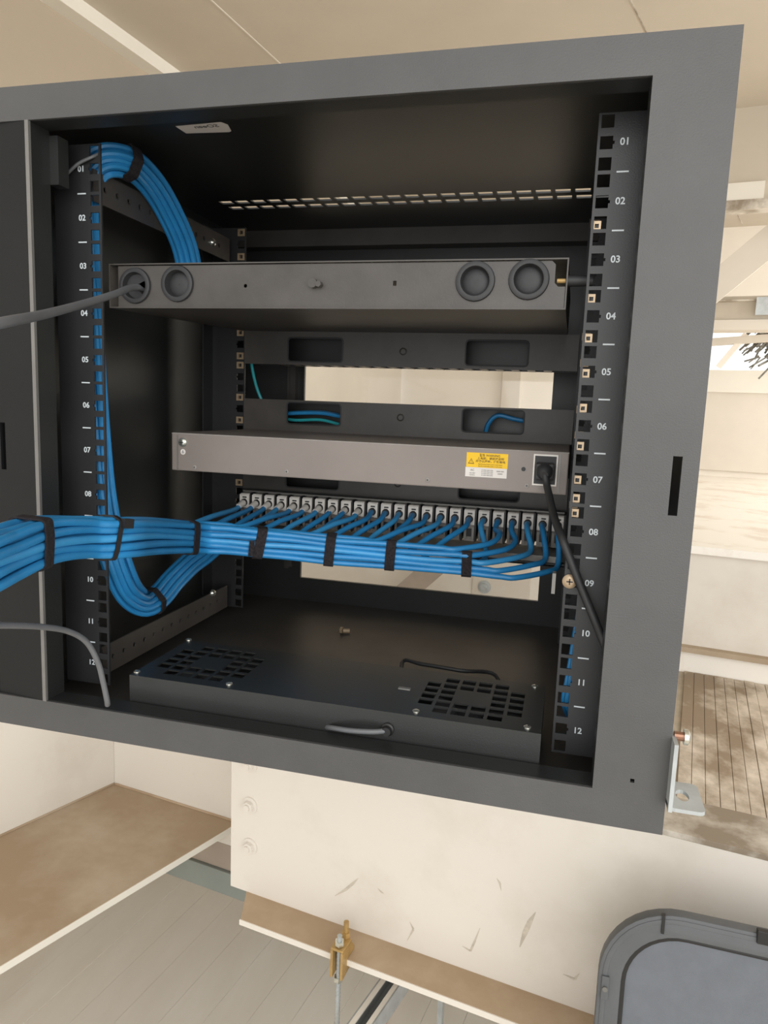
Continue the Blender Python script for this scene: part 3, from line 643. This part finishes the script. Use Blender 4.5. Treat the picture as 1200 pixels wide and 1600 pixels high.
# power cord
icx, icz = (ix0+ix1)/2, (iz0+iz1)/2
pc = thing('power_cord', (icx+8,40,at(943,1003,-20).z), 'black power cord plugged into the grey switch and hanging past the right rail', 'power cord')
m = MB(); m.hexa([(icx-9,SY-1,icz-10),(icx+9,SY-1,icz-10),(icx+9,SY-1,icz+8),(icx-9,SY-1,icz+8),(icx-9,SY-14,icz-9),(icx+9,SY-14,icz-9),(icx+9,SY-14,icz+7),(icx-9,SY-14,icz+7)])
m.build('plug', M['rubber'], pc, bevel=2)
MB().lathe((icx,SY-13,icz), Vector((0,-1,-.35)), [(0,8),(4,7.6),(8,6.2),(10,4)], 18).build('plug_collar', M['rubber'], pc, smooth=True)
cpth = spline([(icx,SY-18,icz-1), at(856,765,82), at(866,808,40), at(877,838,2), at(889,869,-6), at(909,920,-9), at(928,966,-14), at(943,1003,-24), at(958,1035,-26)], 8)
MB().tube(cpth, 3.6, 12).build('cord', M['rubber'], pc, smooth=True)

# ---------------------------------------------------------------- patch panel in unit 9
JY = 276
pp = thing('keystone_patch_bay', (4,300,-405), 'patch panel in the ninth rack unit with 24 pale keystone jacks and lacing tray', 'patch panel')
xj0, xj1 = at(383,790,JY).x, at(872,815,JY).x; zj = -372.0
pit = (xj1-xj0)/23
JX = [xj0 + pit*k for k in range(24)]
MB().box(-224.5,224.5,311,313,-9*U+.5,-8*U-.5).build('face_plate', M['black'], pp)
MB().box(-214,222,JY+14,JY+22,-8*U-3,-8*U-.8).build('top_lip', M['edge'], pp)
m = MB().box(-214,222,244,311,-406,-404.4).box(-214,222,242.5,244,-412,-404.4); m.build('lacing_tray', M['midgrey'], pp)
MB().tube([(-216,250,-415),(226,250,-415)], 3, 10).build('lacing_bar', M['dark'], pp)
for k, x in enumerate(JX):
    jk = MB().box(x-6.9,x+6.9,JY,JY+32,zj-6.5,zj+13).box(x-6.9,x-2.2,JY-3,JY,zj-6.5,zj+12).box(x+2.2,x+6.9,JY-3,JY,zj-6.5,zj+12).box(x-2.2,x+2.2,JY-3,JY,zj+6,zj+12)
    jk = jk.build('keystone_jack', M['lite'], pp, bevel=.4) if k == 0 else share(J0, pp, (x-JX[0],0,0))
    if k == 0: J0 = jk
    parts_ = [('wire_cap', M['rubber'], lambda: MB().lathe((x,JY-3,zj+1), -Y, [(-2,5),(1,5),(2.4,4.0)], 14)),
              ('lower_block', M['midgrey'], lambda: MB().box(x-6.6,x+6.6,JY+3,JY+30,zj-28,zj-7).box(x-6.4,x-3.4,JY,JY+3,zj-26,zj-9).box(x+3.4,x+6.4,JY,JY+3,zj-26,zj-9)),
              ('latch', M['dark'], lambda: MB().box(x-3,x+3,JY+1,JY+3,zj-22,zj-12).box(x-2,x+3.5,JY-4.5,JY-3,zj+7.4,zj+9)),
              ('partition', M['dark'], lambda: MB().box(x+7.2,x+9.0,JY-1,JY+32,zj-28,zj+14))]
    for nm, mm, fn in parts_:
        if k == 0:
            o = fn().build(nm, mm, jk); J0c = globals().setdefault('J0c', []); J0c.append(o)
    if k:
        for o in J0c: c = o.copy(); COL.objects.link(c); c.parent = jk; ORG[c.name] = ORG[o.name]

# ---------------------------------------------------------------- blue cables
D = 6.9
BC = [(-520,1120,-290),(-300,1010,-310),(-90,905,-290),(0,866,-232),(60,846,-180),(125,840,-120),(188,839,-78),(240,838,10),(300,840,100),(350,842,130),(405,847,152),(460,851,168),(517,857,180),(565,861,187),(612,865,193),(670,870,198),(730,874,203),(800,880,208),(872,880,214)]
bcx = [b[0] for b in BC]; bc3 = [at(*b) for b in BC]
def bpath(px):
    i = 0
    while i < len(bcx)-2 and px > bcx[i+1]: i += 1
    t = (px-bcx[i])/(bcx[i+1]-bcx[i]); g = lambda k: bc3[max(0,min(len(bc3)-1,k))]
    a, b, c, d = g(i-1), g(i), g(i+1), g(i+2)
    if i == 0: a = b*2-c
    if i+2 > len(bc3)-1: d = c*2-b
    return ((b*2) + (c-a)*t + (a*2-b*5+c*4-d)*t*t + (b*3-a-c*3+d)*t*t*t)*.5
def bframe(px):
    t = (bpath(px+4)-bpath(px-4)).normalized(); s_ = t.cross(Z).normalized(); u_ = s_.cross(t)
    return bpath(px), t, s_, u_        # s_ points to the viewer (-y side)
slots = []
for c_, n in enumerate((5,5,5,5,4)):
    slots += [((r_-2)*D*.97 + (D*.45 if c_ % 2 else 0)*.4, (2-c_)*D*.9) for r_ in range(n)]
def pj(p): q = RC.transposed() @ (p-CAM); return 600+FPX*q.x/-q.z, 800-FPX*q.y/-q.z
def bslot(px, k):
    c, t, s_, u_ = bframe(px); a, b = slots[k]
    w1 = math.sin(px*.021+k*1.7)*.9; w2 = math.cos(px*.017+k*2.3)*.9
    return c + u_*(a+w1) + s_*(b+w2)
ordn = ['first','second','third','fourth','fifth','sixth','seventh','eighth','ninth','tenth','eleventh','twelfth']
for j in range(24):
    k = 23-j; x = JX[j]; pxj = 383 + (872-383)*j/23
    jn = pxj - (92 if j < 18 else 76 - (j-18)*2)
    pts = [(x, JY+4, zj+1), (x-.6, JY-8, zj+.2)]
    e = bslot(jn, k); q = Vector((x-2, JY-26, zj-6))
    if j > 17:
        hk = (0,0,2,4,5,4)[j-18]; pts.append(Vector((x+hk*.6-1, JY-20, zj-7)))
        ex, ey = pj(e); pts.append(at(pxj-6+hk*1.5, ey-24+hk, JY-38)); pts.append(at(pxj*.72+ex*.28, ey-9, (JY-45)*.6+e.y*.4))
    else: pts.append(q); pts.append(q*.55+e*.45 + Z*1.5)
    px = jn
    while px > -510: pts.append(bslot(px, k)); px -= 20 if px > 250 else (15 if px > -60 else 45)
    pts.append(bslot(-510, k))
    which = ordn[j]+' jack from the left' if j < 12 else ordn[23-j]+' jack from the right'
    m = MB().tube(spline(pts, 4), D/2, 10)
    nm = 'blue network cable plugged into the %s of the patch panel' % which
    t_ = thing('network_cable', (x, JY, zj-20), nm, 'cable', 'blue cables on the patch panel')
    m.build('jacket', M['blue'] if j % 3 else M['blue2'], t_, smooth=True)
    dv = (Vector(pts[1])-Vector(pts[0])); d2 = (Vector(pts[2])-Vector(pts[1])).normalized()
    if j < 10: MB().tube([Vector(pts[1])+Y*3, Vector(pts[1])+d2*2, Vector(pts[1])+d2*10], [4.6,4.4,3.9], 10).build('strain_relief', M['lite'], t_, smooth=True)

def hull(P):
    P = sorted(P); 
    def half(it):
        h = []
        for p in it:
            while len(h) > 1 and (h[-1][0]-h[-2][0])*(p[1]-h[-2][1]) - (h[-1][1]-h[-2][1])*(p[0]-h[-2][0]) <= 0: h.pop()
            h.append(p)
        return h
    a = half(P); b = half(P[::-1]); return a[:-1]+b[:-1]
def band(frame, pts2, wid, th, rad, tilt=0):
    c, t, s_, u_ = frame; P = []
    for a, b in pts2:
        for k in range(14): q = 2*math.pi*k/14; P.append((a+rad*math.cos(q), b+rad*math.sin(q)))
    H = hull(P); m = MB(); n = len(H); ca = sum(h[0] for h in H)/n; cb = sum(h[1] for h in H)/n
    def pt(h, e, out):
        l = math.hypot(h[0]-ca, h[1]-cb) or 1; a = h[0]+(h[0]-ca)/l*out; b = h[1]+(h[1]-cb)/l*out
        return c + u_*a + s_*b + t*(e + tilt*a)
    R = []
    for e, o in ((-wid/2,0),(wid/2,0),(wid/2,th),(-wid/2,th)): R.append([pt(h, e, o) for h in H])
    base = len(m.v)
    for r_ in R: m.v += r_
    for q in range(4):
        for k in range(n):
            a = base+q*n+k; b = base+q*n+(k+1)%n; d = base+((q+1)%4)*n
            m.f.append([a, b, d+(k+1)%n, d+k]); m.m.append(0)
    return m, pt, H
straps = [(40,0,'by the left stile of the cabinet',.12),(285,5,'second from the left on the thick blue bundle',-.05),(405,0,'third from the left on the thick blue bundle, with slanting tail',.1),
          (517,0,'fourth from the left on the thick blue bundle',.03),(612,0,'fifth from the left on the thick bundle',.03),(730,0,'right-most on the thick blue bundle',-.02)]
for px, k0, txt, tl_ in straps:
    fr_ = bframe(px); pres = []
    for j in range(24):
        pxj = 383+(872-383)*j/23
        if pxj-70 > px: c = bslot(px, 23-j)-fr_[0]; pres.append((c.dot(fr_[3]), c.dot(fr_[2])))
    m, pt, H = band(fr_, pres, 11.5 if px > 100 else 12.5, 1.5, D/2+.3, tl_)
    if px == 405:
        hi = max(H, key=lambda h: h[1]); a0 = hi[0]
        q0 = pt((a0+8,hi[1]), -4, 1.2); m.obox(q0, fr_[1], fr_[3], fr_[2], (-8,-2), (-10,8), (0,1.2))
    solo(m, 'velcro_strap', M['velcro'], 'black hook-and-loop strap '+txt, 'strap', 'straps on the thick blue bundle')
fr_ = bframe(166); pres = []
for j in range(24): c = bslot(166, 23-j)-fr_[0]; pres.append((c.dot(fr_[3]), c.dot(fr_[2])))
m, pt, H = band(fr_, pres, 4.2, 1.4, D/2+.2, .08)
hi = max(H, key=lambda h: h[1]); q0 = pt(hi, 0, 1)
m.obox(q0+fr_[1]*3, fr_[1], fr_[3], fr_[2], (-3.5,6), (-4,4), (-1,4))
solo(m, 'cable_tie', M['dark'], 'thin black cable tie binding the thick blue bundle at the left rail', 'cable tie')

# side loop of blue cables around the left rail
LP = [(300,445,170),(288,385,150),(263,328,118),(236,285,84),(205,257,50),(170,250,27),(145,264,20),(130,300,17),(133,420,16),(141,563,15),(151,703,15),(158,775,15),(168,830,17),(184,885,26),(203,926,46),(228,942,78),(250,930,112),(272,905,145),(298,880,180),(322,862,208),(350,835,236)]
L3 = spline([at(*p) for p in LP], 6)
def offset_path(path, offs, wob=0, ph=0):
    out = []; N = len(path); nr = None
    for i, p in enumerate(path):
        t = (path[min(i+1,N-1)]-path[max(0,i-1)]).normalized()
        a = t.cross((p-CAM).normalized()).normalized(); b = t.cross(a)
        if nr is not None and a.dot(nr) < -.5: a = -a; b = -b
        nr = a
        out.append(p + a*(offs[0]+wob*math.sin(i*.13+ph)) + b*(offs[1]+wob*math.cos(i*.11+ph)))
    return out
def pxx(p): q = RC.transposed() @ (p-CAM); return q.x/-q.z
lo = [(-12,-3),(-6,-3),(0,-3),(6,-3),(12,-3),(-6,3),(0,3),(6,3)]
sb_ = ['outermost','second','third','fourth','fifth','sixth','seventh','innermost']
for i, of in enumerate(lo):
    pa_ = offset_path(L3, of, .7, i); rk = sum(1 for o2 in range(8) if pxx(offset_path(L3, lo[o2], .7, o2)[12]) < pxx(pa_[12]))
    o = solo(MB().tube(pa_, D/2-.1, 8), 'network_cable', M['blue'], 'blue cable of the left rail loop, %s from the left where it arcs down' % ordn[rk], 'cable', 'blue cables looped behind the left rail', smooth=True)
def loop_band(i, wid, label):
    p = L3[i]; t = (L3[i+1]-L3[i-1]).normalized(); nr = t.cross((p-CAM).normalized()).normalized(); s_ = t.cross(nr)
    m, pt, H = band((p, t, s_, nr), lo, wid, 1.4, D/2+.6); 
    solo(m, 'velcro_strap', M['velcro'], label, 'strap')
loop_band(24, 13, 'black hook-and-loop strap on the upper end of the side loop, top left')
loop_band(94, 10, 'black hook-and-loop strap at the bottom bend of the side loop')
# blue cables behind the right rail
RP = spline([at(*p) for p in ((925,860,60),(912,910,24),(905,960,18),(899,995,18),(892,1040,18),(887,1070,18),(883,1095,22),(890,1118,50),(905,1130,110))], 5)
for i, of in enumerate([(0,0),(6.5,0),(3,5.5),(10,5)]):
    solo(MB().tube(offset_path(RP, of, .4, i), D/2, 8), 'network_cable', M['blue'], 'blue network cable glimpsed through the square holes of the right rail, '+('leftmost','second from the left','hindmost','rightmost')[i], 'cable', 'blue cables behind the right rail', smooth=True)
# patch cords in the manager ducts
def cordset(pts, n, m_, label, group, r=2.6, spread=5.5):
    P = spline(pts, 6)
    w_ = {2: ('lower','upper'), 3: ('lowest','middle','topmost'), 4: ('lowest','second lowest','second highest','topmost')}[n]
    P_ = [offset_path(P, (0, (i-(n-1)/2)*spread), .6, i*1.3) for i in range(n)]; od_ = sorted(range(n), key=lambda i: P_[i][len(P)//2].z)
    for i in range(n): solo(MB().tube(P_[i], r, 8), 'network_cable', m_, label + ', ' + w_[od_.index(i)], 'cable', group, smooth=True)
zz6 = -247
cordset([(-205,338,zz6-8),(-170,338,zz6-2),(-120,338,zz6+1),(-85,340,zz6-3),(-40,346,zz6-6)], 3, M['blue'], 'blue patch cord inside the left slot of the manager above the switch', 'patch cords in the left slot')
cordset([(112,340,zz6-20),(116,338,zz6-4),(128,336,zz6+7),(150,338,zz6+3),(175,342,zz6-1)], 4, M['blue'], 'blue patch cord bending inside the right slot of the manager above the switch', 'patch cords in the right slot')
cordset([(-205,338,-7*U-24),(-120,338,-7*U-20),(-60,342,-7*U-22)], 3, M['blue'], 'blue patch cord in the shaded slot below the switch, left side', 'patch cords below the switch')
cordset([(70,342,-7*U-20),(120,338,-7*U-18),(190,340,-7*U-24)], 2, M['blue'], 'blue patch cord in the shaded slot below the switch, right side', 'patch cords below the switch at right')
solo(MB().tube(spline([at(392,540,345), at(393,568,342), at(399,598,340), at(407,621,340), at(420,645,345), at(455,656,345), at(500,656,345), at(530,663,345)], 6), 2.2, 8), 'network_cable', M['teal'], 'teal patch cord curving down through the upper open gap at left', 'cable', smooth=True)

# ---------------------------------------------------------------- loose grey cables and wires
g0 = G[0][0]
solo(MB().tube(spline([at(-520,660,-300), at(-240,575,-305), at(-60,520,-298), at(0,505,-280), at(70,491,-195), at(130,475,-110), at(178,460,-45), at(209,449,OYF-4), (g0.x+5,OYF+22,g0.z-2), (g0.x+10,OYF+60,g0.z-3)], 8), 3.2, 12), 'fibre_cable', M['greycable'], 'grey cable entering the left-most grommet of the fibre tray', 'cable', smooth=True)
solo(MB().tube(spline([at(-480,1010,-240), at(-220,985,-245), at(-60,978,-215), at(0,977,-180), at(60,979,-140), at(105,986,-105), at(135,1003,-84), at(153,1035,-74), at(161,1065,-70), at(167,1093,-68), at(168,1101,-64)], 8), 2.6, 12), 'grey_cable', M['greycable'], 'grey cable crossing the left stile and dropping at the bottom left corner', 'cable', smooth=True)
solo(MB().tube(spline([at(88,284,-8), at(104,272,-6), at(122,256,-5), at(142,246,-3), at(156,240,4)], 6), 1.5, 8), 'thin_wire', M['greycable'], 'thin dark wire bent beside the top of the left rail', 'wire', smooth=True)

# ---------------------------------------------------------------- fan tray in the base
FT, FB = -505, -556
fx0, fx1, fy0, fy1 = -181, 216, -31, 82
ft = thing('fan_tray', (17,25,FZ0+3), 'black fan tray with two square vent grilles on the floor of the cabinet', 'fan tray')
hs = []
def grille(cx, cy, cell=(13.2,11.5), pit_=(16.4,15.0)):
    for i in range(6):
        for j in range(6):
            if (i in (2,3) and j in (2,3)) or (i in (0,5) and j in (0,5)): continue
            a = cx+(i-2.5)*pit_[0]; b = cy+(j-2.5)*pit_[1]; hs.append((a-cell[0]/2,a+cell[0]/2,b-cell[1]/2,b+cell[1]/2))
grille(150, 26); grille(-122, 26)
MB().plate(Vector((0,0,FT-1.5)), X, Y, Z, (fx0,fx1), (fy0,fy1), (0,1.5), hs).build('lid', M['black'], ft)
MB().box(fx0,fx1,fy0,fy0+1.5,FB,FT-1.5).box(fx0,fx1,fy1-1.5,fy1,FB,FT-1.5).box(fx0,fx0+1.5,fy0+1.5,fy1-1.5,FB,FT-1.5).box(fx1-1.5,fx1,fy0+1.5,fy1-1.5,FB,FT-1.5).build('side_wall', M['black'], ft)
for cx in (150, -122):
    fan = MB().cyl((cx,26,FT-30),(cx,26,FT-6),16,20); 
    for k in range(7):
        a = 2*math.pi*k/7; d1 = Vector((math.cos(a),math.sin(a),0)); d2 = Vector((math.cos(a+.6),math.sin(a+.6),0)); c = Vector((cx,26,FT))
        fan.hexa([c+d1*15-Z*12, c+d1*44-Z*12, c+d2*44-Z*26, c+d2*15-Z*26, c+d1*15-Z*10.5, c+d1*44-Z*10.5, c+d2*44-Z*24.5, c+d2*15-Z*24.5])
    fan.build('fan', M['rubber'], ft)
for px, py in ((295,1000),(214,1050),(358,1069),(836,1073),(824,1137),(650,1112)):
    c = atz(px, py, FT); MB().lathe(c, Z, [(0,3.4),(1,3.3),(1.9,2.0)], 14).build('screw', M['screw'], ft, smooth=True)
c = atz(632, 1077, FT); MB().box(c.x-6,c.x+6,c.y-2.5,c.y+2.5,FT,FT+1.4).build('latch_tongue', M['edge'], ft, bevel=.5)
c = at(606, 1139, fy0); c.z = min(c.z, FT-12)
MB().lathe(c, -Y, [(0,6),(2,6),(3,4.6),(7,4)], 18).build('cable_gland', M['dark'], ft, smooth=True)
MB().tube(spline([c-Y*4, c+Vector((-12,-9,-.5)), c+Vector((-32,-10,-2)), c+Vector((-52,-4,-5)), c+Vector((-64,10,-12))], 6), 2.4, 10).build('fan_lead', M['greycable'], ft, smooth=True)
solo(MB().tube(spline([(78,88,FZ0+6), atz(628,1036,-545), atz(660,1038,-540), atz(720,1048,-538), atz(775,1056,-545), (170,110,FZ0+6)], 6), 2.4, 8), 'black_cord', M['rubber'], 'black cord lying on the cabinet floor behind the fan tray', 'wire', smooth=True)
c = atz(537, 990, FZ0+3)
lbt = thing('loose_bolt', (c.x,c.y,FZ0+3), 'loose zinc bolt lying on the cabinet floor behind the fan tray', 'bolt')
MB().cyl((c.x-5,c.y,FZ0+8),(c.x-1,c.y,FZ0+8),5,6).build('head', M['zinc'], lbt); MB().cyl((c.x-1,c.y,FZ0+7),(c.x+8,c.y+3,FZ0+7),3.2,12).build('shank', M['zinc'], lbt)
